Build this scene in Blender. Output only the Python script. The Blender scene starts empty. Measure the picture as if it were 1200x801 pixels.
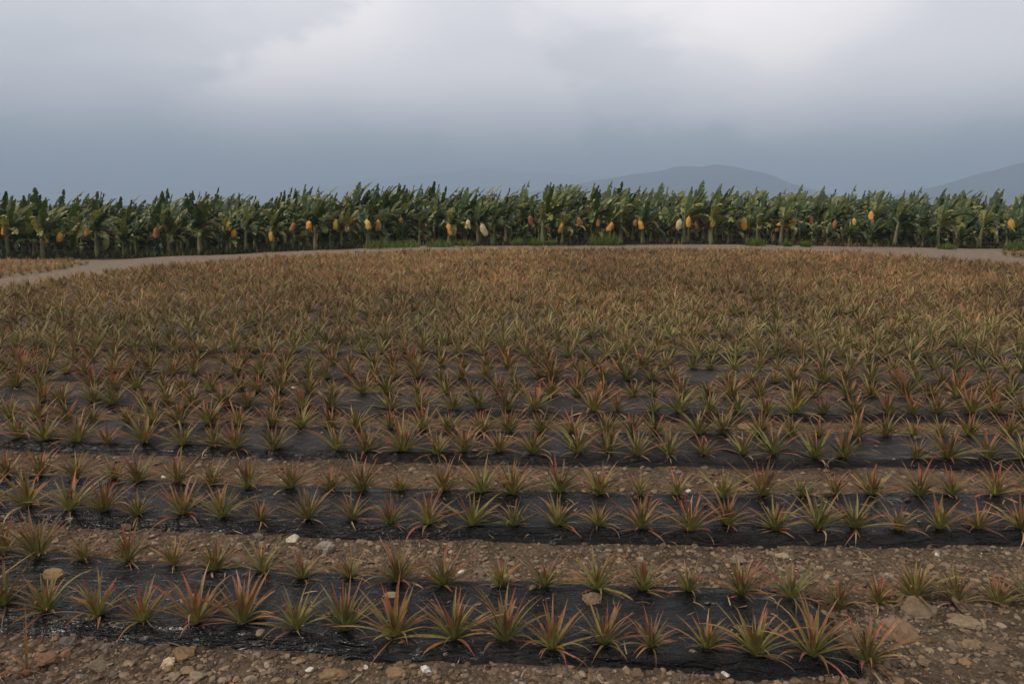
import bpy, math, random
import numpy as np
from mathutils import Vector, Matrix
R = random.Random(7)
NR = np.random.default_rng(11)
S = bpy.context.scene
COL = S.collection
PI = math.pi

# ------------------------------------------------------------------ camera model
F = 900.0; HORIZON = 240.0; CX, CY = 600.0, 400.5
PITCH = math.atan((CY - HORIZON) / F)
HC = 2.88; G = 0.0375
FW = np.array([0, math.cos(PITCH), -math.sin(PITCH)]); UP = np.array([0, math.sin(PITCH), math.cos(PITCH)])
def ray(px, py):
    return FW + np.array([(px - CX) / F, 0, 0]) - UP * ((py - CY) / F)
def at_y(px, py, Y):
    d = ray(px, py); t = Y / d[1]
    return d[0] * t, HC + d[2] * t
def on_field(px, py):
    d = ray(px, py); t = HC / (G * d[1] - d[2])
    return d[0] * t, d[1] * t
def pix(X, Y, Z):
    v = np.array([X, Y, Z - HC]); dep = v @ FW
    return CX + F * v[0] / dep, CY - F * (v @ UP) / dep

# ------------------------------------------------------------------ noise helpers
def _h(ix, iy, seed):
    n = (ix.astype(np.int64) * 374761393 + iy.astype(np.int64) * 668265263 + seed * 974711) & 0x7fffffff
    n = ((n ^ (n >> 13)) * 1274126177) & 0x7fffffff
    return ((n ^ (n >> 16)) & 0xffff) / 65535.0
def vnoise(x, y, seed=0):
    x = np.asarray(x, float); y = np.asarray(y, float)
    ix = np.floor(x); iy = np.floor(y); fx = x - ix; fy = y - iy
    fx = fx * fx * (3 - 2 * fx); fy = fy * fy * (3 - 2 * fy)
    a = _h(ix, iy, seed); b = _h(ix + 1, iy, seed); c = _h(ix, iy + 1, seed); d = _h(ix + 1, iy + 1, seed)
    return (a * (1 - fx) + b * fx) * (1 - fy) + (c * (1 - fx) + d * fx) * fy - 0.5
def fbm(x, y, octv=4, seed=0):
    s = 0; a = 1.0
    for k in range(octv):
        s = s + a * vnoise(np.asarray(x) * 2 ** k, np.asarray(y) * 2 ** k, seed + k * 17); a *= 0.5
    return s
def sstep(a, b, x):
    t = np.clip((np.asarray(x, float) - a) / (b - a), 0, 1); return t * t * (3 - 2 * t)

# ------------------------------------------------------------------ terrain
FAR_PX = [(-420, 400), (-200, 366), (0, 338), (100, 321), (200, 309), (300, 300.5), (430, 295), (600, 292), (800, 291), (1000, 295), (1100, 302), (1200, 308), (1400, 315), (1650, 330)]
_fx = np.array([on_field(px, py + 6 - 3.5 * math.exp(-((px - 720) / 320) ** 2)) for px, py in FAR_PX])
def far_edge(X): return np.interp(X, _fx[:, 0], _fx[:, 1])
BASE_PX = [(-500, 309), (-200, 305), (0, 303), (150, 302), (250, 298), (430, 290), (600, 286.5), (850, 286), (1000, 288), (1200, 292), (1700, 298)]
YB = 38.0
_bz = np.array([at_y(px, py, YB) for px, py in BASE_PX])
def base_z(X): return np.interp(X, _bz[:, 0], _bz[:, 1])
def plain(X, Y):
    X = np.asarray(X, float); Y = np.asarray(Y, float)
    yf = far_edge(X); zf = G * Y
    zb = base_z(X)
    zfar = G * yf + (zb - G * yf) * sstep(0, 1, (Y - yf) / np.maximum(YB - yf, 1))
    z = np.where(Y < yf, zf, zfar)
    z = np.where(Y > YB, zb + (0.4 - zb) * sstep(YB + 12, YB + 120, Y), z)
    z = np.where(np.abs(X) > 60, z * (1 - sstep(60, 200, np.abs(X))) + 0.4 * sstep(60, 200, np.abs(X)), z)
    return z
def on_terrain(px, py):
    d = ray(px, py); t = np.linspace(6, 60, 2200)
    X = d[0] * t; Y = d[1] * t; below = (HC + d[2] * t) < plain(X, Y)
    i = int(np.argmax(below)) if below.any() else -1
    return X[i], Y[i]
def relief(X, Y):
    near = 1 - sstep(11, 16, Y)
    return near * (0.035 * fbm(X * 2.2, Y * 2.2, 5, 3) + 0.014 * fbm(X * 16, Y * 16, 2, 9)) + (0.10 * fbm(X * .25, Y * .25, 3, 21) + .05 * fbm(X * .5, Y * 2.4, 3, 25)) * sstep(18, 28, Y) * (1 - sstep(60, 200, Y))

# ------------------------------------------------------------------ planting beds
EDGE_PX = [
    [(-120, 722), (60, 745), (200, 760), (400, 770), (600, 775), (870, 783), (1000, 797)],
    [(0, 613), (200, 620), (400, 627), (600, 636), (800, 640), (1200, 638)],
    [(0, 527), (100, 530), (400, 537), (600, 547), (800, 549), (1200, 549)],
    [(0, 482), (350, 487), (600, 492), (900, 496), (1200, 496)],
]
POLY = []
for e in EDGE_PX:
    p = np.array([on_field(*q) for q in e]); POLY.append(np.polyfit(p[:, 0], p[:, 1], 2))
BW = 0.92
NB = 21
for k in range(4, NB):
    q = POLY[3].copy(); q[0] *= 0.5 ; q[2] += 1.46 * (k - 3); POLY.append(q)
def bed_front(k, X): return np.polyval(POLY[k], X) + 0.03 * fbm(np.asarray(X) * 0.5, k * 3.7 + np.zeros_like(np.asarray(X, float)), 3, 40)
X_END = on_field(1012, 770)[0]
def sheet_h(t):
    """height of the raised bed across its width, t = 0 front edge ... 1 back edge"""
    t = np.asarray(t, float)
    return 0.062 * sstep(0.0, 0.05, t) * (1 - sstep(0.90, 1.0, t)) + 0.025 * np.sin(np.clip(t, 0, 1) * PI)
def bed_soft(k, X):
    return 1 - sstep(X_END - .25, X_END + .1, X) if k == 0 else 1.0
def surf(X, Y):
    """soil surface with the raised beds"""
    z = plain(X, Y) + relief(X, Y)
    return z
def top_z(k, X, Y):
    t = (Y - bed_front(k, X)) / BW
    return plain(X, Y) + sheet_h(t) * bed_soft(k, X)

# ------------------------------------------------------------------ mesh helpers
class MB:
    def __init__(s): s.v = []; s.q = []; s.t = []; s.c = []; s.n = 0
    def add(s, v, quads=None, tris=None, col=None):
        v = np.asarray(v, float).reshape(-1, 3)
        if quads is not None and len(quads): s.q.append(np.asarray(quads, int) + s.n)
        if tris is not None and len(tris): s.t.append(np.asarray(tris, int) + s.n)
        if col is None: col = np.ones((len(v), 3)) * .5
        col = np.asarray(col, float)
        if col.ndim == 1: col = np.tile(col, (len(v), 1))
        s.v.append(v); s.c.append(col); s.n += len(v)
    def data(s):
        z = np.zeros((0, 4), int); y = np.zeros((0, 3), int)
        return np.concatenate(s.v), (np.concatenate(s.q) if s.q else z), (np.concatenate(s.t) if s.t else y), np.concatenate(s.c)
    def mesh(s, name, mat, smooth=True):
        v, q, t, c = s.data()
        me = bpy.data.meshes.new(name)
        me.vertices.add(len(v)); me.vertices.foreach_set('co', v.astype(np.float32).ravel())
        nl = len(q) * 4 + len(t) * 3
        me.loops.add(nl); me.loops.foreach_set('vertex_index', np.concatenate([q.ravel(), t.ravel()]).astype(np.int32))
        npoly = len(q) + len(t); me.polygons.add(npoly)
        st = np.concatenate([np.arange(len(q)) * 4, len(q) * 4 + np.arange(len(t)) * 3]).astype(np.int32)
        me.polygons.foreach_set('loop_start', st)
        me.update(calc_edges=True); me.validate()
        me.polygons.foreach_set('use_smooth', np.full(len(me.polygons), smooth))
        a = me.color_attributes.new('Col', 'FLOAT_COLOR', 'POINT')
        a.data.foreach_set('color', np.concatenate([c, np.ones((len(c), 1))], 1).astype(np.float32).ravel())
        if mat: me.materials.append(mat)
        return me
    def obj(s, name, mat, parent=None, smooth=True):
        return link(name, s.mesh(name, mat, smooth), parent)
def link(name, data, parent=None):
    o = bpy.data.objects.new(name, data); COL.objects.link(o)
    if parent: o.parent = parent
    return o
def tag(o, label=None, cat=None, group=None, kind=None):
    for k, v in (('label', label), ('category', cat), ('group', group), ('kind', kind)):
        if v: o[k] = v
    return o
KIDS = {}
def copy_thing(o):
    c = o.copy(); COL.objects.link(c)
    for ch in KIDS.get(o.name, ()):
        d = ch.copy(); COL.objects.link(d); d.parent = c
        for gc in KIDS.get(ch.name, ()):
            e = gc.copy(); COL.objects.link(e); e.parent = d
    return c
_ord1 = "zeroth first second third fourth fifth sixth seventh eighth ninth tenth eleventh twelfth thirteenth fourteenth fifteenth sixteenth seventeenth eighteenth nineteenth".split()
_tens = "x x twenty thirty forty fifty sixty seventy eighty ninety".split()
_tenth = "x x twentieth thirtieth fortieth fiftieth sixtieth seventieth eightieth ninetieth".split()
def ordinal(n):
    if n < 20: return _ord1[n]
    return _tenth[n // 10] if n % 10 == 0 else _tens[n // 10] + '-' + _ord1[n % 10]

# ------------------------------------------------------------------ materials
def mat_new(name):
    m = bpy.data.materials.new(name); m.use_nodes = True
    nt = m.node_tree; b = nt.nodes['Principled BSDF']
    return m, nt, b
def nd(nt, typ, **kw):
    n = nt.nodes.new(typ)
    for k, v in kw.items(): setattr(n, k, v)
    return n
def ramp(nt, stops, fac):
    r = nd(nt, 'ShaderNodeValToRGB'); el = r.color_ramp.elements
    while len(el) < len(stops): el.new(0.5)
    for e, (p, c) in zip(el, stops):
        e.position = p; e.color = (*c, 1) if len(c) == 3 else c
    nt.links.new(fac, r.inputs['Fac']); return r.outputs['Color']
def noise(nt, scale, detail=4, rough=.55, coord=None, dist=0):
    n = nd(nt, 'ShaderNodeTexNoise'); n.inputs['Scale'].default_value = scale; n.inputs['Detail'].default_value = detail
    n.inputs['Roughness'].default_value = rough; n.inputs['Distortion'].default_value = dist
    if coord is not None: nt.links.new(coord, n.inputs['Vector'])
    return n.outputs['Fac']
def mixc(nt, fac, a, b, mode='MIX'):
    m = nd(nt, 'ShaderNodeMix', data_type='RGBA', blend_type=mode)
    for s, v in ((m.inputs['Factor'], fac), (m.inputs['A'], a), (m.inputs['B'], b)):
        if isinstance(v, bpy.types.NodeSocket): nt.links.new(v, s)
        elif isinstance(v, tuple): s.default_value = (*v, 1)
        else: s.default_value = v
    return [o for o in m.outputs if o.type == 'RGBA'][0]
def math_(nt, op, a, b=None, c=None, clamp=False):
    m = nd(nt, 'ShaderNodeMath', operation=op, use_clamp=clamp)
    for i, v in enumerate((a, b, c)):
        if v is None: continue
        if isinstance(v, bpy.types.NodeSocket): nt.links.new(v, m.inputs[i])
        else: m.inputs[i].default_value = v
    return m.outputs[0]
def bump(nt, b, h, strength=.5, dist=.02, prev=None):
    n = nd(nt, 'ShaderNodeBump'); n.inputs['Strength'].default_value = strength; n.inputs['Distance'].default_value = dist
    nt.links.new(h, n.inputs['Height'])
    if prev is not None: nt.links.new(prev, n.inputs['Normal'])
    nt.links.new(n.outputs[0], b.inputs['Normal']); return n.outputs[0]
def vcol(nt):
    a = nd(nt, 'ShaderNodeVertexColor', layer_name='Col'); return a.outputs['Color']

def leaf_material(name, rough, transl, vary=.35, nscale=30., spec=.18):
    m, nt, b = mat_new(name)
    c = vcol(nt); tc = nd(nt, 'ShaderNodeTexCoord').outputs['Object']
    f = noise(nt, nscale, 3, .6, tc)
    k = ramp(nt, [(.3, (1 - vary,) * 3), (.7, (1 + vary * .6,) * 3)], f)
    oi = nd(nt, 'ShaderNodeObjectInfo').outputs['Random']
    k2 = ramp(nt, [(0, (.86, .9, .9)), (1, (1.12, 1.06, 1.0))], oi)
    col = mixc(nt, 1.0, mixc(nt, 1.0, c, k, 'MULTIPLY'), k2, 'MULTIPLY')
    nt.links.new(col, b.inputs['Base Color']); b.inputs['Roughness'].default_value = rough
    b.inputs['Specular IOR Level'].default_value = spec
    tr = nd(nt, 'ShaderNodeBsdfTranslucent'); nt.links.new(col, tr.inputs['Color'])
    mx = nd(nt, 'ShaderNodeMixShader'); mx.inputs[0].default_value = transl
    nt.links.new(b.outputs[0], mx.inputs[1]); nt.links.new(tr.outputs[0], mx.inputs[2])
    nt.links.new(mx.outputs[0], nt.nodes['Material Output'].inputs['Surface'])
    return m
M_PINE = leaf_material('pineapple_leaf', .5, .2, .3, 45)
M_DRY = leaf_material('withered_leaf', .8, .15, .35, 40)
M_BAN = leaf_material('banana_leaf', .38, .25, .4, 3, .35)
M_GRASS = leaf_material('grass_blade', .6, .2, .3, 4)

def soil_material():
    m, nt, b = mat_new('stony_soil')
    tc = nd(nt, 'ShaderNodeTexCoord').outputs['Object']
    big = noise(nt, .35, 5, .6, tc); mid = noise(nt, 5, 6, .65, tc); fine = noise(nt, 60, 4, .7, tc)
    c1 = ramp(nt, [(.28, (.062, .047, .036)), (.5, (.106, .082, .063)), (.72, (.160, .128, .100))], mid)
    c2 = ramp(nt, [(.3, (.78, .76, .74)), (.7, (1.2, 1.16, 1.12))], big)
    c3 = ramp(nt, [(.25, (.6, .58, .56)), (.75, (1.3, 1.3, 1.3))], fine)
    vo = nd(nt, 'ShaderNodeTexVoronoi'); vo.inputs['Scale'].default_value = 34; nt.links.new(tc, vo.inputs['Vector'])
    c4 = ramp(nt, [(0, (.72, .70, .68)), (1, (1.35, 1.3, 1.22))], vo.outputs['Color'])
    col = mixc(nt, 1, mixc(nt, 1, mixc(nt, 1, c1, c2, 'MULTIPLY'), c3, 'MULTIPLY'), c4, 'MULTIPLY')
    # packed pale dust on the track beyond the field (vertex colour = which ground it is)
    track = ramp(nt, [(.3, (.150, .115, .086)), (.7, (.250, .198, .152))], mid)
    sep = nd(nt, 'ShaderNodeSeparateColor'); nt.links.new(vcol(nt), sep.inputs[0])
    col = mixc(nt, sep.outputs['Red'], col, track)
    grassy_shade = ramp(nt, [(.3, (.014, .014, .007)), (.6, (.040, .030, .015))], mid)  # grassy ground among the bananas, its colour darkened to stand for shade
    col = mixc(nt, sep.outputs['Green'], col, grassy_shade)
    nt.links.new(col, b.inputs['Base Color']); b.inputs['Roughness'].default_value = .95; b.inputs['Specular IOR Level'].default_value = .04
    h = math_(nt, 'ADD', fine, math_(nt, 'MULTIPLY', vo.outputs['Distance'], -1.0))
    bump(nt, b, h, .8, .02)
    return m
M_SOIL = soil_material()
def stone_material():
    m, nt, b = mat_new('field_stone')
    tc = nd(nt, 'ShaderNodeTexCoord').outputs['Object']
    f = noise(nt, 25, 5, .65, tc); g = noise(nt, 120, 3, .6, tc)
    k = ramp(nt, [(.3, (.68, .66, .64)), (.7, (1.25, 1.24, 1.22))], f)
    col = mixc(nt, 1, vcol(nt), k, 'MULTIPLY')
    nt.links.new(col, b.inputs['Base Color']); b.inputs['Roughness'].default_value = .85; b.inputs['Specular IOR Level'].default_value = .25
    bump(nt, b, math_(nt, 'ADD', f, math_(nt, 'MULTIPLY', g, .5)), .6, .012)
    return m
M_STONE = stone_material()
def plastic_material():
    m, nt, b = mat_new('black_mulch_plastic')
    tc = nd(nt, 'ShaderNodeTexCoord').outputs['Object']
    mp = nd(nt, 'ShaderNodeMapping'); mp.inputs['Scale'].default_value = (1.0, 4.0, 4.0); nt.links.new(tc, mp.inputs['Vector'])
    w = noise(nt, 3.6, 4, .58, mp.outputs[0], .8); d = noise(nt, 2.3, 6, .7, tc); g = noise(nt, 90, 2, .6, tc)
    dust = ramp(nt, [(.42, (0, 0, 0)), (.78, (1, 1, 1))], d)
    dust = mixc(nt, 1, dust, ramp(nt, [(.35, (.25,) * 3), (.7, (1,) * 3)], g), 'MULTIPLY')
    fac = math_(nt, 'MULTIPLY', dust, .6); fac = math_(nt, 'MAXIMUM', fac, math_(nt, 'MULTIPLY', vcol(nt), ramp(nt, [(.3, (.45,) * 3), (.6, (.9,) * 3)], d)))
    nt.links.new(mixc(nt, fac, (.0055, .0058, .006), (.052, .041, .032)), b.inputs['Base Color'])
    nt.links.new(math_(nt, 'MULTIPLY_ADD', fac, .65, .20), b.inputs['Roughness'])
    b.inputs['Specular IOR Level'].default_value = .26
    bump(nt, b, w, 1.0, .06)
    return m
M_PLASTIC = plastic_material()
def trunk_material():
    m, nt, b = mat_new('banana_stem')
    tc = nd(nt, 'ShaderNodeTexCoord').outputs['Object']
    mp = nd(nt, 'ShaderNodeMapping'); mp.inputs['Scale'].default_value = (1, 1, .2); nt.links.new(tc, mp.inputs['Vector'])
    f = noise(nt, 18, 4, .6, mp.outputs[0])
    k = ramp(nt, [(.3, (.55, .5, .45)), (.7, (1.3, 1.3, 1.25))], f)
    nt.links.new(mixc(nt, 1, vcol(nt), k, 'MULTIPLY'), b.inputs['Base Color']); b.inputs['Roughness'].default_value = .7
    bump(nt, b, f, .4, .02)
    return m
M_TRUNK = trunk_material()
def bag_material(name, c):
    m, nt, b = mat_new(name)
    tc = nd(nt, 'ShaderNodeTexCoord').outputs['Object']
    f = noise(nt, 7, 4, .6, tc)
    k = ramp(nt, [(.3, tuple(x * .7 for x in c)), (.7, c)], f)
    nt.links.new(k, b.inputs['Base Color']); b.inputs['Roughness'].default_value = .65
    bump(nt, b, f, .5, .05)
    tr = nd(nt, 'ShaderNodeBsdfTranslucent'); nt.links.new(k, tr.inputs['Color'])
    mx = nd(nt, 'ShaderNodeMixShader'); mx.inputs[0].default_value = .25
    nt.links.new(b.outputs[0], mx.inputs[1]); nt.links.new(tr.outputs[0], mx.inputs[2])
    nt.links.new(mx.outputs[0], nt.nodes['Material Output'].inputs['Surface'])
    return m
M_BAG = {'orange': bag_material('orange_bag_paper', (.82, .44, .09)), 'yellow': bag_material('yellow_bag_paper', (.86, .60, .14)),
         'cream': bag_material('cream_bag_paper', (.82, .68, .38)), 'dull orange': bag_material('dull_bag_paper', (.42, .19, .07))}
def hill_material():
    m, nt, b = mat_new('forested_slope')
    tc = nd(nt, 'ShaderNodeTexCoord').outputs['Object']
    f = noise(nt, .01, 6, .6, tc)
    nt.links.new(ramp(nt, [(.3, (.008, .016, .013)), (.7, (.040, .055, .035))], f), b.inputs['Base Color']); b.inputs['Roughness'].default_value = 1
    b.inputs['Specular IOR Level'].default_value = 0
    return m
M_HILL = hill_material()
def scrap_material():
    m, nt, b = mat_new('white_scrap')
    tc = nd(nt, 'ShaderNodeTexCoord').outputs['Object']
    nt.links.new(ramp(nt, [(.35, (.5, .46, .38)), (.6, (.78, .75, .68))], noise(nt, 20, 3, .6, tc)), b.inputs['Base Color']); b.inputs['Roughness'].default_value = .7
    return m
M_SCRAP = scrap_material()

# ------------------------------------------------------------------ ground sheet
def grid_mesh(mb, XX, YY, ZZ, col):
    ny, nx = XX.shape
    i = np.arange(ny * nx).reshape(ny, nx)
    q = np.stack([i[:-1, :-1], i[:-1, 1:], i[1:, 1:], i[1:, :-1]], -1).reshape(-1, 4)
    mb.add(np.stack([XX, YY, ZZ], -1).reshape(-1, 3), q, None, col.reshape(-1, 3))
def spread(a, b, step, growth, cap):
    out = [a]; s = step
    while out[-1] < b: out.append(out[-1] + s); s = min(s * growth, cap)
    out[-1] = b; return out
xs_p = list(np.arange(0, 6.6, .028)) + spread(6.6, 6200, .06, 1.09, 900)
xs = np.array(sorted(set([-x for x in xs_p] + xs_p)))
ys = np.array([-6000, -2500, -800, -200, -60, -20, -8, -3, 0, 1.5, 2.5] + list(np.arange(3.0, 8.8, .028)) + spread(8.8, 16, .04, 1.03, .25) + spread(16.25, 50, .25, 1.0, .25) + spread(51, 6200, 1, 1.2, 900))
XX, YY = np.meshgrid(xs, ys)
ZZ = surf(XX, YY)
yf = far_edge(XX)
track = sstep(-.1, .5, YY - yf - .25 * fbm(XX * .8, YY * .8, 3, 5)) * (1 - sstep(YB - .8, YB + .3, YY + .8 * fbm(XX * .6, YY * .6, 3, 8)))
grassy_shade = sstep(YB - .6, YB + .4, YY + .8 * fbm(XX * .6, YY * .6, 3, 8))
mb = MB(); grid_mesh(mb, XX, YY, ZZ, np.stack([track, grassy_shade, 0 * track], -1))
tag(mb.obj('ground', M_SOIL), kind='structure')

# ------------------------------------------------------------------ mulch sheets
ORDS = ['nearest', 'second', 'third', 'fourth', 'fifth', 'sixth', 'seventh', 'eighth', 'ninth', 'tenth', 'eleventh', 'twelfth', 'thirteenth', 'fourteenth', 'fifteenth', 'sixteenth', 'seventeenth', 'eighteenth', 'nineteenth', 'twentieth', 'twenty-first']
BED_X = []
for k in range(NB):
    lim = 26.0 if k > 3 else 6.5 + 2.2 * k
    xx = np.arange(-lim, lim, .05)
    ok = bed_front(k, xx) + BW < far_edge(xx) - .15
    if k == 0: ok &= xx < X_END
    if not ok.any(): BED_X.append(None); continue
    x0, x1 = xx[ok].min(), xx[ok].max(); BED_X.append((x0, x1))
    if x1 - x0 < 2: BED_X[-1] = None; continue
    step = .02 if k == 0 else .03 if k < 3 else .08 if k < 8 else .25
    gx = np.arange(x0, x1, step)
    if k == 0: ts = np.concatenate([[-.02], np.linspace(0, .1, 14), np.linspace(.115, .2, 8), np.linspace(.22, .86, 26), np.linspace(.88, 1.0, 8), [1.02]])
    elif k < 4: ts = np.concatenate([[-.02], np.linspace(0, .1, 9), np.linspace(.125, .2, 4), np.linspace(.25, .86, 14), np.linspace(.88, 1.0, 6), [1.02]])
    else: ts = np.concatenate([[-.02], [0, .03, .06, .1, .2], [.4, .6, .86], np.linspace(.9, 1.0, 4), [1.02]])
    GX, T = np.meshgrid(gx, ts)
    GYf = bed_front(k, GX)
    wob = .05 * fbm(GX * 1.3, GX * 0 + k * 9.1, 3, 60) * (1 - T)
    wob2 = .05 * fbm(GX * 1.1, GX * 0 + k * 5.3, 3, 66) * T
    GY = GYf + T * BW + wob + wob2
    hump = sheet_h(T) * bed_soft(k, GX)
    front = 1 - sstep(.06, .16, T)
    wr = .024 * fbm(GX * 1.0 + T * 3, T * 55 + .4 * fbm(GX * 2, T * 6, 2, 3), 3, 70 + k) * front * (T > .005)
    wr = wr + (.020 * fbm(GX * 2.6 + T * 2, T * 5 - GX, 4, 80 + k) + .010 * (.25 - np.abs(fbm(GX * 7 + T * 6, T * 7 - GX * 2, 2, 90 + k)))) * sstep(.12, .3, T)
    if k == 0:
        e = sstep(X_END - .8, X_END, GX)
        wr = wr + e * .03 * fbm(GX * 6, T * 8, 3, 99)
    GZ = plain(GX, GY) + hump + wr + .012 + np.where((T < 0) | (T > 1), -.05, 0)
    # the holes of the soil relief never poke through
    GZ = np.where((T > .04) & (T < .96), np.maximum(GZ, surf(GX, GY) + .012), GZ)
    if k == 0:
        GX = GX + np.where(GX > X_END - .1, .12 * fbm(T * 4, T * 0 + 2.2, 3, 31), 0)
        last = GX >= x1 - step * 1.5
        GZ = np.where(last, surf(GX, GY) - .02, GZ)
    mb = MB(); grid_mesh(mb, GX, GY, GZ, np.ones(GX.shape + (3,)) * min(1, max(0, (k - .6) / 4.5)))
    o = mb.obj('mulch_strip', M_PLASTIC)
    lab = 'long black plastic mulch strip under the %s pineapple bed from the camera' % ORDS[k]
    if k == 0: lab = 'wrinkled black plastic mulch strip of the nearest bed, with its torn end showing'
    tag(o, lab, 'mulch film', 'black plastic mulch strips under the pineapple beds')

# ------------------------------------------------------------------ pineapple plants
def leaf_strip(L, W, az, el0, bend, nseg, cols, twist=0., channel=.35, across=3, root=.012, curl=0.):
    """one strap leaf; el0 start elevation, bend total downward bending. cols: three colours base, mid, tip"""
    p = np.array([root * math.cos(az), root * math.sin(az), 0.015]); el = el0; a = az
    vs = []; cs = []
    for i in range(nseg + 1):
        t = i / nseg
        d = np.array([math.cos(a) * math.cos(el), math.sin(a) * math.cos(el), math.sin(el)])
        side = np.array([-math.sin(a), math.cos(a), 0]); nrm = np.cross(d, side) * -1
        w = W * (.75 + .6 * t if t < .3 else .93 * (1 - ((t - .3) / .7) ** 1.5)) * .5
        w = max(w, W * .03)
        tw = twist * t
        sd = side * math.cos(tw) + nrm * math.sin(tw)
        nn = np.cross(sd, d)
        c = cols[0] * (1 - min(t / .45, 1)) + cols[1] * min(t / .45, 1) if t < .45 else cols[1] * (1 - (t - .45) / .55) + cols[2] * ((t - .45) / .55)
        up = -nrm if nrm[2] < 0 else nrm
        if across == 3:
            vs += [p + sd * w + up * w * channel, p, p - sd * w + up * w * channel]; cs += [c * 1.03, c * .9, c * 1.03]
        else:
            vs += [p + sd * w, p - sd * w]; cs += [c, c]
        p = p + d * (L / nseg)
        el -= bend / nseg * (.4 + 1.2 * t); a += curl / nseg
    q = []
    for i in range(nseg):
        for j in range(across - 1):
            b = i * across + j; q.append((b, b + 1, b + across + 1, b + across))
    return np.array(vs), q, np.array(cs)
GRN = np.array([.235, .255, .075]); YEL = np.array([.34, .29, .08]); OLV = np.array([.155, .122, .045])
BRZ = np.array([.200, .100, .045]); RED = np.array([.34, .070, .055]); ORG = np.array([.32, .135, .050]); TAN = np.array([.45, .32, .20]); PNK = np.array([.29, .12, .09])
DRK = np.array([.06, .055, .026])
def leaf_cols(cls, outer, r):
    """outer 0 (heart) ... 1 (oldest ring)"""
    redness = {'green': .20, 'bronze': .52, 'red': .80}[cls] + .40 * outer
    base = GRN * 1.5 * (1 - outer * .35) + DRK * outer * .35
    if r.random() < .25: base = base * .5 + YEL * .5
    hot = [RED, ORG, BRZ, PNK][r.choice((0, 0, 1, 2, 2, 3))]
    if r.random() < redness:
        mid = OLV * .72 + hot * .28; tip = hot * r.uniform(.75, 1.1)
    else:
        mid = OLV * .75 + GRN * .25; tip = OLV * .45 + BRZ * .55
    if r.random() < .18: tip = tip * .5 + TAN * .5
    k = r.uniform(.7, 1.2)
    return base * k * 1.08, mid * k * 1.12, tip * k * 1.16
def rosette(r, cls, n, nseg, across, lush=1.0, wide=1.0):
    mb = MB(); ga = r.uniform(0, 6.28)
    for i in range(n):
        o = i / (n - 1)
        az = ga + i * 2.39996 + r.uniform(-.3, .3)
        el = math.radians(85 - 50 * o ** 1.0 + r.uniform(-11, 11))
        L = (.21 + .12 * math.sin(PI * min(.75, .15 + o * .7))) * r.uniform(.65, 1.25) * lush
        if i < 3: L *= .8
        bend = math.radians(4 + 34 * o + r.uniform(-10, 20))
        if r.random() < .10 + .15 * o: bend += math.radians(r.uniform(25, 75))
        W = r.uniform(.016, .028) * wide; broke = r.random() < .14
        v, q, c = leaf_strip(L, W, az, el, bend, nseg, leaf_cols(cls, o, r), r.uniform(-.9, .9) * (.3 + o), .4, across, .006 + .014 * o, r.uniform(-.35, .35))
        v[:, 2] += .02 * (1 - o)
        mb.add(v, q, None, c)
    return mb
def withered(r, nseg, across):
    mb = MB()
    base = [TAN, TAN * .8, RED * .9 + TAN * .15, BRZ, ORG * .9][r.randrange(5)]
    cols = (BRZ * .9, base, TAN * r.uniform(.7, 1.15))
    v, q, c = leaf_strip(r.uniform(.16, .30), r.uniform(.012, .021), r.uniform(0, 6.28), math.radians(r.uniform(5, 35)), math.radians(r.uniform(70, 150)), nseg, cols, r.uniform(-2.5, 2.5), .5, across, .02, r.uniform(-.9, .9))
    v[:, 2] = np.maximum(v[:, 2], -.05 + .3 * np.maximum(0, v[:, 2] + .05) * 0)
    mb.add(v, q, None, c); return mb
CLASSES = ['green', 'bronze', 'red']
VAR = {}
for cls in CLASSES:
    for j in range(9):
        r = random.Random(f'{cls}{j}')
        VAR[cls, j] = (rosette(r, cls, r.randrange(32, 48), 8, 3).mesh('rosette', M_PINE), [withered(r, 7, 3).mesh('withered_leaf', M_DRY) for _ in range(r.randrange(2, 5))])
PROTO = {}
def new_plant(cls, j):
    if (cls, j) in PROTO: return copy_thing(PROTO[cls, j])
    e = link('pineapple_plant', None)
    ro, wl = VAR[cls, j]
    KIDS[e.name] = [link('rosette', ro, e)] + [link('withered_leaf', w, e) for w in wl]
    PROTO[cls, j] = e; return e
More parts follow.
